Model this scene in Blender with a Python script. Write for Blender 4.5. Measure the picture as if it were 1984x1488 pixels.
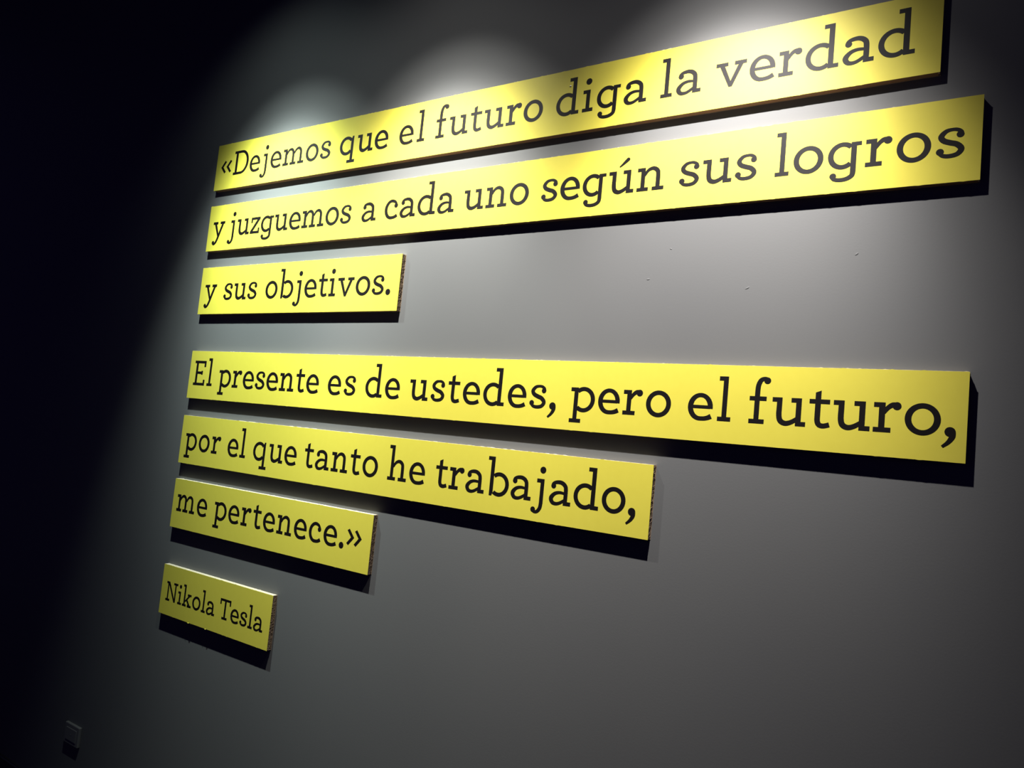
import bpy, bmesh, math, random
from mathutils import Matrix, Vector
from mathutils.geometry import delaunay_2d_cdt

sc = bpy.context.scene
for o in list(bpy.data.objects):
    bpy.data.objects.remove(o)
COL = sc.collection

# ------------------------------------------------------------------ camera
U = 0.15                                   # height of one board in metres
R0 = (0.837484, 0.537759, 0.097136)
R1 = (0.040645, 0.115963, -0.992422)
R2 = (-0.544948, 0.835085, 0.07526)
CAM = (2.149502, -1.414365, 1.404445)
cd = bpy.data.cameras.new('camera')
cd.sensor_width = 36.0
cd.lens = 36.0 * 1432.976 / 1984.0
cd.clip_start = 0.02
cam = bpy.data.objects.new('camera', cd)
cam.matrix_world = Matrix(((R0[0], -R1[0], -R2[0], CAM[0]),
                           (R0[1], -R1[1], -R2[1], CAM[1]),
                           (R0[2], -R1[2], -R2[2], CAM[2]),
                           (0, 0, 0, 1)))
COL.objects.link(cam)
sc.camera = cam

# ------------------------------------------------------------------ view, world
sc.view_settings.view_transform = 'Standard'
sc.view_settings.look = 'None'
sc.view_settings.exposure = 0.0
sc.view_settings.gamma = 1.0
sc.view_settings.use_curve_mapping = False
w = bpy.data.worlds.new('dark_gallery')
sc.world = w
w.use_nodes = True
w.node_tree.nodes['Background'].inputs[0].default_value = (0.28, 0.20, 1.0, 1)
w.node_tree.nodes['Background'].inputs[1].default_value = 0.035

# ------------------------------------------------------------------ lamps of the ceiling track
LY, LZ = -0.490, 2.265 + 2.6 * U
def spot(name, x, power, colour, half, down, yaw=0.0, blend=1.0, r=0.012):
    ld = bpy.data.lights.new(name, 'SPOT')
    ld.energy = power
    ld.color = colour
    ld.spot_size = math.radians(2 * half)
    ld.spot_blend = blend
    ld.shadow_soft_size = r
    o = bpy.data.objects.new(name, ld)
    a = math.radians(down)
    b = math.radians(yaw)
    d = Vector((math.sin(b) * math.cos(a), math.cos(b) * math.cos(a), -math.sin(a)))
    o.rotation_euler = d.to_track_quat('-Z', 'Y').to_euler()
    o.location = (x, LY, LZ)
    COL.objects.link(o)
# x (board heights), colour, strength, beam yaw (degrees, minus = towards the left)
LAMPS = [(2.05, (0.86, 1.0, 0.95), 0.95, 5), (6.25, (1.0, 0.985, 0.93), 1.0, 0), (11.3, (1.0, 0.95, 0.92), 1.0, -3)]
for xu, c, k, yaw in LAMPS:
    spot('track_beam', xu * U, 88 * k, c, 25, 58, yaw)
    spot('track_halo', xu * U, 74 * k, c, 32, 62, yaw)
    spot('track_fringe', xu * U, 32 * k, c, 36.5, 58.5, yaw * 1.6)
    spot('track_spill', xu * U, 3.0 * k, c, 60, 48, yaw)

# ------------------------------------------------------------------ materials
def mat(name, col, rough=0.6, spec=0.5, noise=None, bump=None, metal=0.0):
    m = bpy.data.materials.new(name)
    m.use_nodes = True
    nt = m.node_tree
    b = nt.nodes['Principled BSDF']
    b.inputs['Base Color'].default_value = (*col, 1)
    b.inputs['Roughness'].default_value = rough
    b.inputs['Specular IOR Level'].default_value = spec
    b.inputs['Metallic'].default_value = metal
    tc = nt.nodes.new('ShaderNodeTexCoord')
    if noise:
        col2, scale, detail = noise
        n = nt.nodes.new('ShaderNodeTexNoise')
        n.inputs['Scale'].default_value = scale
        n.inputs['Detail'].default_value = detail
        nt.links.new(tc.outputs['Object'], n.inputs['Vector'])
        mx = nt.nodes.new('ShaderNodeMixRGB')
        mx.inputs[1].default_value = (*col, 1)
        mx.inputs[2].default_value = (*col2, 1)
        nt.links.new(n.outputs['Fac'], mx.inputs[0])
        nt.links.new(mx.outputs[0], b.inputs['Base Color'])
    if bump:
        scale, strength, dist = bump
        n = nt.nodes.new('ShaderNodeTexNoise')
        n.inputs['Scale'].default_value = scale
        n.inputs['Detail'].default_value = 4
        nt.links.new(tc.outputs['Object'], n.inputs['Vector'])
        bp = nt.nodes.new('ShaderNodeBump')
        bp.inputs['Strength'].default_value = strength
        bp.inputs['Distance'].default_value = dist
        nt.links.new(n.outputs['Fac'], bp.inputs['Height'])
        nt.links.new(bp.outputs[0], b.inputs['Normal'])
    return m

M_WALL = mat('grey_wall_paint', (0.138, 0.142, 0.144), 0.6, 0.22, noise=((0.149, 0.152, 0.150), 3.0, 3), bump=(260, 0.12, 0.0006))
M_YEL = mat('yellow_print', (0.72, 0.64, 0.075), 0.50, 0.25, noise=((0.76, 0.68, 0.085), 60.0, 4))
M_INK = mat('black_lettering', (0.0055, 0.0040, 0.0042), 0.55, 0.20)
M_CARD = mat('shaded_brown_card', (0.16, 0.085, 0.045), 0.9, 0.2, noise=((0.24, 0.14, 0.08), 260.0, 5))  # core card, brown darkened to carry the shade under the boards
M_LINER = mat('kraft_liner', (0.30, 0.22, 0.15), 0.9, 0.2)
M_CREAM = mat('lit_top_card', (0.78, 0.72, 0.56), 0.9, 0.2, noise=((0.62, 0.54, 0.38), 200.0, 5))  # same card on the top edges, lamp light from above put into its colour
M_FLUTE = mat('kraft_fluting', (0.46, 0.34, 0.22), 0.9, 0.2, noise=((0.20, 0.14, 0.10), 420.0, 3))
M_FLOOR = mat('dark_floor', (0.02, 0.02, 0.022), 0.5, 0.4, noise=((0.03, 0.03, 0.033), 12, 3))
M_CEIL = mat('black_ceiling', (0.010, 0.010, 0.011), 0.9, 0.2)
M_BASE = mat('dark_skirting', (0.05, 0.05, 0.058), 0.4, 0.5)
M_PLATE = mat('dark_grey_plastic', (0.17, 0.17, 0.17), 0.5, 0.4)
M_PIN = mat('bright_metal_pin', (0.9, 0.9, 0.88), 0.25, 0.5, metal=1.0)

# ------------------------------------------------------------------ helpers
def link(name, me, m, parent=None, loc=(0, 0, 0)):
    o = bpy.data.objects.new(name, me)
    if m and len(me.materials) == 0:
        me.materials.append(m)
    o.location = loc
    COL.objects.link(o)
    if parent:
        o.parent = parent
    return o
def bm_obj(name, bm, m, parent=None, loc=(0, 0, 0)):
    me = bpy.data.meshes.new(name)
    bmesh.ops.recalc_face_normals(bm, faces=bm.faces[:])
    bm.to_mesh(me)
    bm.free()
    return link(name, me, m, parent, loc)
def box(bm, x0, x1, y0, y1, z0, z1):
    v = [bm.verts.new(p) for p in ((x0, y0, z0), (x1, y0, z0), (x1, y1, z0), (x0, y1, z0),
                                   (x0, y0, z1), (x1, y0, z1), (x1, y1, z1), (x0, y1, z1))]
    for f in ((0, 1, 2, 3), (4, 5, 6, 7), (0, 1, 5, 4), (1, 2, 6, 5), (2, 3, 7, 6), (3, 0, 4, 7)):
        bm.faces.new([v[i] for i in f])
def bevel_all(bm, w, seg=2):
    bmesh.ops.bevel(bm, geom=bm.edges[:], offset=w, segments=seg, affect='EDGES', profile=0.5)
def empty(name, loc):
    o = bpy.data.objects.new(name, None)
    o.empty_display_size = 0.05
    o.location = loc
    COL.objects.link(o)
    return o

WY = 0.015                                 # wall surface, board fronts stand at y = 0
# ------------------------------------------------------------------ setting
def struct(name, bm, m, parent=None):
    o = bm_obj(name, bm, m, parent)
    if not parent:
        o['kind'] = 'structure'
    return o
bm = bmesh.new(); box(bm, -3.2, 3.6, WY, WY + 0.12, 0.0, 3.5)
wall = struct('wall_back', bm, M_WALL)
bm = bmesh.new(); box(bm, -3.2, 3.6, -3.2, WY + 0.12, -0.05, 0.0)
struct('floor', bm, M_FLOOR)
bm = bmesh.new(); box(bm, -3.2, 3.6, -3.2, WY + 0.12, 3.5, 3.55)
struct('ceiling', bm, M_CEIL)
bm = bmesh.new(); box(bm, -3.2, 3.6, WY - 0.012, WY, 0.0, 0.069)
bmesh.ops.bevel(bm, geom=[e for e in bm.edges if all(v.co.z > 0.06 and v.co.y < WY - 0.005 for v in e.verts)], offset=0.005, segments=3, affect='EDGES')
struct('baseboard_back', bm, M_BASE)

# chips and pimples in the paint
def chip(name, x, z, L, W, ang, m, parent):
    bm = bmesh.new()
    bmesh.ops.create_icosphere(bm, subdivisions=2, radius=1.0)
    rnd = random.Random(int(x * 1000))
    for v in bm.verts:
        k = 1 + 0.2 * (rnd.random() - .5)
        v.co = Vector((v.co.x * L * k, v.co.y * 0.0007, v.co.z * W * k))
    bmesh.ops.rotate(bm, verts=bm.verts, cent=(0, 0, 0), matrix=Matrix.Rotation(-ang, 3, 'Y'))
    o = bm_obj(name, bm, m, parent, (x, WY, z))
    return o
chip('paint_blister', 1.7403, 2.265 - 0.5217, 0.0050, 0.0016, math.radians(28), M_WALL, wall)
chip('paint_blister', 1.5321, 2.265 - 0.4965, 0.0040, 0.0022, math.radians(10), M_WALL, wall)
chip('paint_blister', 1.9326, 2.265 - 0.4647, 0.0040, 0.0016, math.radians(40), M_WALL, wall)
chip('paint_blister', 1.5769, 2.265 - 0.4337, 0.0028, 0.0014, math.radians(-20), M_WALL, wall)

# ------------------------------------------------------------------ lettering: a slab serif with ball terminals
# units: board heights, baseline y = 0
def rect(x0, y0, x1, y1):
    return [[(x0, y0), (x1, y0), (x1, y1), (x0, y1)]]
def poly(*p):
    return [list(p)]
def disc(cx, cy, r, n=20, ry=None):
    ry = ry or r
    return [[(cx + r * math.cos(2 * math.pi * i / n), cy + ry * math.sin(2 * math.pi * i / n)) for i in range(n)]]
def band(cx, cy, rx, ry, jx, jy, ix, iy, a0, a1, n=40):
    out = []
    P = []
    for i in range(n + 1):
        a = math.radians(a0 + (a1 - a0) * i / n)
        P.append(((cx + rx * math.cos(a), cy + ry * math.sin(a)), (jx + ix * math.cos(a), jy + iy * math.sin(a))))
    for i in range(n):
        out.append([P[i][0], P[i + 1][0], P[i + 1][1], P[i][1]])
    return out
def stroke(*pts, n=5):
    # Catmull-Rom through (x, y, width)
    q = [pts[0]] + list(pts) + [pts[-1]]
    s = []
    for k in range(1, len(q) - 2):
        a, b, c, d = q[k - 1], q[k], q[k + 1], q[k + 2]
        for i in range(n):
            t = i / n
            s.append(tuple(0.5 * (2 * b[j] + (c[j] - a[j]) * t + (2 * a[j] - 5 * b[j] + 4 * c[j] - d[j]) * t * t
                                  + (3 * b[j] - a[j] - 3 * c[j] + d[j]) * t ** 3) for j in range(3)))
    s.append(pts[-1])
    L = []
    for i, (x, y, wd) in enumerate(s):
        x0, y0, _ = s[max(i - 1, 0)]
        x1, y1, _ = s[min(i + 1, len(s) - 1)]
        dx, dy = x1 - x0, y1 - y0
        l = math.hypot(dx, dy) or 1
        nx, ny = -dy / l, dx / l
        L.append(((x + nx * wd / 2, y + ny * wd / 2), (x - nx * wd / 2, y - ny * wd / 2)))
    return [[L[i][0], L[i + 1][0], L[i + 1][1], L[i][1]] for i in range(len(L) - 1)]
XH = 0.342
def slab(x0=0.0, x1=0.12, top=XH):
    return rect(x0, top - 0.055, x1, top)
def foot(x0, x1, y=0.0):
    return rect(x0, y, x1, y + 0.055)
def bowl(cx, a0, a1):
    return band(cx, .1725, .18, .1825, cx, .1725, .1145, .124, a0, a1)
G = {}
G['o'] = (band(.178, .174, .178, .181, .178, .174, .111, .122, 0, 360, 56), 0, .356)
G['d'] = (bowl(.18, 48, 312) + rect(.272, 0, .338, .585) + slab(.212, .338, .585) + foot(.272, .398), 0, .398)
G['g'] = (band(.168, .175, .168, .172, .168, .175, .103, .114, 46, 314) + rect(.262, -.045, .325, .335) + rect(.262, .286, .377, .336)
          + stroke((.2935, -.03, .063), (.283, -.085, .060), (.225, -.121, .055), (.145, -.129, .051), (.08, -.112, .047), (.052, -.075, .04)) + disc(.070, -.075, .039), 0, .377)
G['q'] = (bowl(.18, 40, 320) + rect(.290, -.16, .354, .300) + poly((.290, .29), (.354, .29), (.356, .350), (.318, .350)) + foot(.215, .415, -.163), 0, .415)
G['p'] = (slab() + rect(.055, -.16, .120, XH) + foot(0, .185, -.163) + bowl(.211, -132, 132), 0, .391)
G['b'] = (slab(0, .122, .583) + poly((.058, .583), (.058, -.008), (.106, -.008), (.124, .05), (.124, .583)) + bowl(.226, -128, 130), 0, .406)
G['l'] = (slab(0, .118, .578) + rect(.055, 0, .118, .578) + foot(0, .172), 0, .172)
G['i'] = (slab() + rect(.055, 0, .118, XH) + foot(0, .176) + disc(.083, .473, .050), 0, .176)
G['j'] = (slab(0, .124, .338) + rect(.062, -.02, .124, .338)
          + stroke((.093, -.01, .062), (.083, -.08, .060), (.05, -.130, .054), (.01, -.148, .046), (-.03, -.135, .045), (-.045, -.10, .045)) + disc(-.033, -.116, .040)
          + disc(.087, .468, .050), 0, .124)
G['e'] = (band(.1665, .169, .1665, .181, .168, .1695, .0975, .1255, -7, 272) + rect(.045, .147, .30, .190)
          + stroke((.160, .0155, .055), (.22, .018, .056), (.27, .030, .060), (.315, .052, .066)), 0, .333)
G['c'] = (band(.163, .169, .163, .181, .163, .1695, .0955, .1255, 78, 272) + stroke((.165, .321, .055), (.222, .308, .052), (.262, .270, .048), (.272, .235, .045))
          + disc(.262, .232, .043) + stroke((.160, .0155, .055), (.22, .020, .056), (.265, .034, .060), (.300, .056, .064)), 0, .315)
G['a'] = (stroke((.042, .262, .040), (.060, .298, .045), (.110, .319, .052), (.185, .320, .058), (.245, .285, .062), (.268, .220, .064), (.268, .0, .064)) + disc(.063, .264, .040)
          + foot(.238, .356) + stroke((.262, .168, .036), (.170, .177, .043), (.09, .153, .053), (.036, .088, .068), (.058, .030, .060), (.110, .012, .050), (.175, .026, .046), (.262, .078, .044)), 0, .356)
G['s'] = (stroke((.254, .262, .030), (.246, .298, .042), (.205, .328, .042), (.15, .334, .040), (.09, .318, .050), (.046, .262, .062), (.072, .212, .062), (.137, .181, .063),
                 (.205, .155, .063), (.250, .098, .063), (.212, .040, .055), (.130, .023, .050), (.065, .036, .046), (.024, .075, .036)) + disc(.236, .270, .039) + disc(.040, .081, .040), 0, .283)
G['f'] = (foot(0.003, .192) + rect(0, .288, .209, .342) + rect(.063, 0, .126, .42)
          + stroke((.0945, .40, .063), (.100, .48, .062), (.128, .545, .057), (.172, .566, .050), (.215, .556, .050)) + disc(.206, .543, .042), 0, .248)
G['t'] = (rect(0, .288, .232, .342) + poly((.066, .10), (.130, .10), (.130, .448), (.066, .422))
          + stroke((.098, .13, .064), (.101, .075, .064), (.122, .036, .062), (.168, .024, .058), (.236, .043, .058)), 0, .24)
G['r'] = (slab() + rect(.054, 0, .119, XH) + foot(0, .183) + stroke((.100, .225, .05), (.150, .287, .05), (.190, .316, .058), (.225, .319, .060)) + disc(.237, .307, .046), 0, .283)
G['u'] = (slab(0, .118) + stroke((.0865, .34, .064), (.0865, .24, .064), (.087, .12, .066), (.108, .053, .066), (.165, .026, .062), (.232, .044, .056), (.300, .088, .052))
          + rect(.282, 0, .346, XH) + slab(.225, .346) + foot(.284, .400), 0, .400)
G['ú'] = (G['u'][0] + stroke((.158, .398, .020), (.200, .430, .034), (.250, .472, .050), (.283, .500, .056)) + disc(.283, .500, .029), 0, .400)
def arch(x):
    return stroke((x, .225, .04), (x + .05, .296, .048), (x + .12, .323, .056), (x + .183, .293, .062), (x + .205, .225, .064), (x + .205, 0, .064))
G['n'] = (slab() + rect(.055, 0, .119, XH) + foot(0, .174) + arch(.108) + foot(.230, .405), 0, .405)
G['h'] = (slab(0, .119, .583) + rect(.055, 0, .119, .583) + foot(0, .174) + arch(.112) + foot(.236, .412), 0, .412)
def arch2(x):
    return stroke((x, .225, .04), (x + .05, .298, .048), (x + .115, .323, .055), (x + .172, .293, .060), (x + .193, .225, .062), (x + .193, 0, .062))
G['m'] = (slab() + rect(.055, 0, .118, XH) + foot(0, .170) + arch2(.105) + foot(.215, .385) + arch2(.325) + foot(.438, .612), 0, .612)
G['v'] = (slab(0, .165) + slab(.252, .413) + poly((.049, .30), (.117, .30), (.223, .04), (.232, -.010), (.187, -.010))
          + poly((.307, .30), (.374, .30), (.232, -.010), (.187, -.010), (.198, .05)), 0, .413)
G['y'] = (slab(0, .155) + slab(.238, .392) + poly((.046, .30), (.112, .30), (.215, .055), (.185, -.005))
          + stroke((.328, .30, .060), (.262, .150, .060), (.195, -.005, .058), (.150, -.090, .055), (.105, -.132, .052), (.060, -.137, .046), (.040, -.110, .03)) + disc(.052, -.108, .040), 0, .392)
G['z'] = (rect(.012, .290, .290, .342) + rect(.012, .225, .056, .342) + rect(0, 0, .285, .052) + rect(.240, 0, .285, .118)
          + poly((.200, .292), (.290, .292), (.290, .300), (.085, .050), (.0, .050), (.0, .045)), 0, .290)
G['k'] = (slab(0, .119, .570) + rect(.055, 0, .119, .570) + foot(0, .174) + slab(.215, .380) + foot(.225, .400)
          + poly((.265, .30), (.335, .30), (.175, .150), (.110, .105), (.110, .150)) + poly((.150, .185), (.200, .215), (.350, .040), (.270, .040)), 0, .400)
G['D'] = (rect(0, .463, .245, .517) + rect(0, 0, .245, .054) + rect(.053, 0, .120, .517) + band(.240, .2585, .240, .2585, .240, .2585, .170, .2045, -90, 90), 0, .480)
G['E'] = (rect(0, .465, .378, .518) + rect(0, 0, .382, .053) + rect(.053, 0, .120, .518) + rect(.322, .388, .378, .518) + rect(.328, 0, .382, .122)
          + rect(.10, .240, .292, .292) + rect(.242, .225, .292, .307), 0, .382)
G['N'] = (rect(0, .465, .130, .518) + rect(.058, 0, .112, .518) + foot(0, .184) + rect(.325, .465, .515, .518) + rect(.392, 0, .448, .518)
          + poly((.058, .518), (.132, .518), (.448, .0), (.380, .0)), 0, .515)
G['T'] = (rect(0, .463, .437, .518) + rect(0, .375, .052, .518) + rect(.385, .375, .437, .518) + rect(.186, 0, .251, .518) + foot(.112, .325), 0, .437)
G['.'] = (disc(.056, .045, .056), 0, .112)
G[','] = (disc(.055, .052, .054) + stroke((.083, .058, .052), (.078, .0, .058), (.040, -.065, .045), (-.016, -.116, .030)), 0, .113)
def chevron(x, s):
    # s = +1 points right, -1 points left; x = tip
    return poly((x, .212), (x - s * .125, .352), (x - s * .172, .322), (x - s * .075, .212)) + poly((x, .212), (x - s * .075, .212), (x - s * .172, .102), (x - s * .125, .072))
G['«'] = (chevron(0, -1) + chevron(.178, -1), 0, .350)
G['»'] = (chevron(.172, 1) + chevron(.350, 1), 0, .350)

NAMES = {'.': 'full_stop', ',': 'comma', '«': 'opening_quote_mark', '»': 'closing_quote_mark'}
MESH = {}
def glyph_mesh(ch, scale):
    key = (ch, scale)
    if key in MESH:
        return MESH[key]
    V, F = [], []
    for pl in G[ch][0]:
        a = sum(pl[i][0] * pl[(i + 1) % len(pl)][1] - pl[(i + 1) % len(pl)][0] * pl[i][1] for i in range(len(pl)))
        if abs(a) < 1e-9:
            continue
        if a < 0:
            pl = pl[::-1]
        s = len(V)
        V += [Vector(p) for p in pl]
        F.append(list(range(s, s + len(pl))))
    r = delaunay_2d_cdt(V, [], F, 0, 1e-5)
    k = U * scale
    T = 0.00025
    me = bpy.data.meshes.new('letter')
    vs = [(v.x * k, -T, v.y * k) for v in r[0]]
    me.from_pydata(vs, [], [tuple(f) for f, orig in zip(r[2], r[5]) if len(orig)])
    bm = bmesh.new()
    bm.from_mesh(me)
    bmesh.ops.delete(bm, geom=[v for v in bm.verts if not v.link_faces], context='VERTS')
    bmesh.ops.dissolve_limit(bm, angle_limit=0.001, verts=bm.verts[:], edges=bm.edges[:])
    top = bm.faces[:]
    bound = [e for e in bm.edges if len(e.link_faces) == 1]
    ext = bmesh.ops.extrude_edge_only(bm, edges=bound)
    for v in [g for g in ext['geom'] if isinstance(g, bmesh.types.BMVert)]:
        v.co.y = 0.0
    bmesh.ops.recalc_face_normals(bm, faces=bm.faces[:])
    bm.to_mesh(me)
    bm.free()
    f0 = max(me.polygons, key=lambda p: abs(p.normal.y))
    if f0.normal.y > 0:
        me.flip_normals()
    me.materials.append(M_INK)
    MESH[key] = me
    return me

# extra room beside a letter, per side
SIDE = {'j': (.045, .055), 'o': (.004, .004), 'i': (.0, .0), 'T': (0, -.02)}
def word(root, text, xl, xr, base, scale=1.0, hs=1.0, h0=0.0):
    ws = [G[c][2] * scale for c in text]
    left = -.073 * scale if False else 0.0
    pad = []
    for a, b in zip(text, text[1:]):
        pad.append((SIDE.get(a, (0, 0))[1] + SIDE.get(b, (0, 0))[0]) * scale)
    n = len(text) - 1
    gap = ((xr - xl) - sum(ws) - sum(pad)) / n if n else 0
    if n:
        print('WORD', text, 'gap', round(gap / scale, 4))
    x = xl
    for i, c in enumerate(text):
        nm = NAMES.get(c, 'letter')
        o = link(nm, glyph_mesh(c, scale), None, root, (x * U, 0.0, (base) * U))
        x += ws[i] + gap + (pad[i] if i < n else 0)

# ------------------------------------------------------------------ boards
def ragged_sheet(L, H, y0, y1, amp, seed, dx=0.006):
    # thin paper sheet with slightly torn top and bottom edges
    rnd = random.Random(seed)
    n = max(8, int(L / dx))
    bm = bmesh.new()
    top, bot = [], []
    for i in range(n + 1):
        x = L * i / n
        def j():
            r = rnd.random()
            return (rnd.random() - .5) * amp * .5 + (amp * 1.4 if r > .95 else 0)
        zt = H + (0 if i in (0, n) else j())
        zb = 0 - (0 if i in (0, n) else j() * .6)
        top.append((bm.verts.new((x, y0, zt)), bm.verts.new((x, y1, zt))))
        bot.append((bm.verts.new((x, y0, zb)), bm.verts.new((x, y1, zb))))
    for i in range(n):
        bm.faces.new((bot[i][0], bot[i + 1][0], top[i + 1][0], top[i][0]))
        bm.faces.new((top[i][1], top[i + 1][1], bot[i + 1][1], bot[i][1]))
        bm.faces.new((top[i][0], top[i + 1][0], top[i + 1][1], top[i][1]))
        bm.faces.new((bot[i][1], bot[i + 1][1], bot[i + 1][0], bot[i][0]))
    bm.faces.new((bot[0][0], top[0][0], top[0][1], bot[0][1]))
    bm.faces.new((bot[n][1], top[n][1], top[n][0], bot[n][0]))
    return bm

def fluting(H, y0, y1, depth, pitch, seed):
    # wavy card walls seen end-on at the cut end of a board: sheets zigzag between the liners
    rnd = random.Random(seed)
    bm = bmesh.new()
    n = int(H / pitch) * 2
    th = 0.0006
    for row in range(2):
        ya = y0 + (y1 - y0) * row / 2 + 0.0002
        yb = y0 + (y1 - y0) * (row + 1) / 2 - 0.0002
        prev = None
        for i in range(n + 1):
            z = H * i / n
            y = (ya if (i + row) % 2 else yb)
            d = depth * (0.5 + 0.5 * rnd.random())
            zz = z + (rnd.random() - .5) * pitch * .25
            zz = min(max(zz, th), H - th)
            cur = [bm.verts.new((-.003, y, zz - th)), bm.verts.new((d, y, zz - th)), bm.verts.new((d, y, zz + th)), bm.verts.new((-.003, y, zz + th))]
            if prev:
                for k in range(4):
                    bm.faces.new((prev[k], prev[(k + 1) % 4], cur[(k + 1) % 4], cur[k]))
            prev = cur
    # the sheet between the two rows
    ym = (y0 + y1) / 2
    box(bm, -.003, depth * .8, ym - .0002, ym + .0002, 0, H)
    return bm

def board(label, top, right, hs, lines, base, seed):
    L = right * U
    H = hs * U
    z0 = top - H
    root = empty('lettered_board', (0, 0, z0))
    root['label'] = label
    root['category'] = 'sign'
    root['group'] = 'yellow lettered boards on the grey wall'
    f = bm_obj('front_sheet', ragged_sheet(L, H, 0.0, 0.0007, 0.0006, seed), M_YEL, root)
    b = bm_obj('back_sheet', ragged_sheet(L, H, WY - 0.0008, WY, 0.0006, seed + 9), M_LINER, root)
    bm = bmesh.new()
    box(bm, 0.0008, L - 0.0035, 0.0007, WY - 0.0008, 0.0006, H - 0.0004)
    c = bm_obj('card_core', bm, M_CARD, root)
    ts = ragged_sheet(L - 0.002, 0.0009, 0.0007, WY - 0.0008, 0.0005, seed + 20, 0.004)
    bm_obj('top_edge', ts, M_CREAM, root, (0.001, 0, H - 0.0006))['label'] = 'cut top edge of the card, lamp light painted in as cream'
    fl = bm_obj('cut_edge_fluting', fluting(H - 0.0012, 0.0007, WY - 0.0008, 0.0028, 0.0042, seed), M_FLUTE, root, (L - 0.0028, 0, 0.0006))
    fl['kind'] = 'stuff'
    for text, xl, xr, *rest in lines:
        word(root, text, xl, xr, base, rest[0] if rest else 1.0)
    return root

board('topmost yellow board, reading Dejemos que el futuro diga la verdad', 2.2650, 13.667, 1.008,
      [('«', .170, .52), ('Dejemos', .598, 3.535), ('que', 3.783, 5.012), ('el', 5.275, 5.865), ('futuro', 6.107, 8.252), ('diga', 8.492, 9.988), ('la', 10.203, 10.789), ('verdad', 10.990, 13.390)], .2870, 1)
board('longest yellow board, second from top, reading y juzguemos a cada uno según sus logros', 2.0613, 14.114, .990,
      [('y', .163, .553), ('juzguemos', .763, 4.294), ('a', 4.562, 4.918), ('cada', 5.122, 6.682), ('uno', 6.882, 8.143), ('según', 8.376, 10.366), ('sus', 10.588, 11.640), ('logros', 11.870, 13.951)], .288, 2)
board('short yellow board reading y sus objetivos, third from the top', 1.8582, 5.662, 1.004,
      [('y', .163, .563), ('sus', .812, 1.872), ('objetivos.', 2.137, 5.469)], .290, 3)
board('long yellow board reading El presente es de ustedes, pero el futuro', 1.5886, 14.112, 1.004,
      [('El', .160, .795), ('presente', 1.013, 3.964), ('es', 4.204, 4.902), ('de', 5.138, 5.934), ('ustedes,', 6.153, 8.978), ('pero', 9.212, 10.734), ('el', 10.969, 11.538), ('futuro,', 11.763, 14.012)], .280, 4)
board('mid-length yellow board reading por el que tanto he trabajado, with a ragged brown cut end', 1.3823, 10.564, .998,
      [('por', .163, 1.340), ('el', 1.576, 2.136), ('que', 2.365, 3.602), ('tanto', 3.810, 5.635), ('he', 5.867, 6.670), ('trabajado,', 6.888, 10.359)], .287, 5)
board('short yellow board reading me pertenece with a closing quote mark', 1.1820, 5.666, 1.001,
      [('me', .150, 1.170), ('pertenece.»', 1.403, 5.450)], .346, 6)
p7 = board('shortest yellow board at the bottom, with the author name in smaller letters', .9151, 3.422, .995,
      [('Nikola', .175, 1.803, .742), ('Tesla', 1.951, 3.236, .742)], .288, 7)

# pin head beside the d of the top board
bm = bmesh.new()
bmesh.ops.create_uvsphere(bm, u_segments=12, v_segments=8, radius=0.0024)
for v in bm.verts:
    v.co.y *= .6
pin = bm_obj('pin_head', bm, M_PIN)
pin.location = (1.3073, -0.0005, 2.2257)
pin['label'] = 'tiny bright pin head beside the d of diga on the topmost board'
pin['category'] = 'pin'

# small wall plate near the skirting, far left
PX, PZ = -0.4050, 0.2415
root = empty('wall_plate', (PX, WY, PZ))
root['label'] = 'small dark grey plate low on the wall, at the far lower left'
root['category'] = 'wall plate'
bm = bmesh.new()
box(bm, -.045, .045, -.010, 0.0, 0, .066)
bevel_all(bm, .0025)
bm_obj('cover_frame', bm, M_PLATE, root)
bm = bmesh.new()
box(bm, -.032, .032, -.0022, 0.0, 0, .040)
bevel_all(bm, .0009)
ins = bm_obj('centre_insert', bm, M_PLATE, root, (0, -.0095, .013))
bm = bmesh.new()
bmesh.ops.create_cone(bm, cap_ends=True, segments=14, radius1=.0016, radius2=.0016, depth=.0008)
bmesh.ops.rotate(bm, verts=bm.verts, cent=(0, 0, 0), matrix=Matrix.Rotation(math.radians(90), 3, 'X'))
bm_obj('screw', bm, M_PLATE, ins, (0, -.0024, .020))

# two torn paper flaps on the lower edge of the smallest board
for fx, fw in ((0.150, 0.010), (0.235, 0.007)):
    bm = bmesh.new()
    a = [bm.verts.new(p) for p in ((0, 0, 0), (fw, 0, 0), (fw * .8, -.0012, -.0016), (fw * .15, -.0008, -.0022))]
    b = [bm.verts.new((v.co.x, v.co.y + .0004, v.co.z)) for v in a]
    bm.faces.new(a); bm.faces.new(b[::-1])
    for i in range(4):
        bm.faces.new((a[i], a[(i + 1) % 4], b[(i + 1) % 4], b[i]))
    bm_obj('torn_flap', bm, M_YEL, p7, (fx, 0.0, 0.0004))
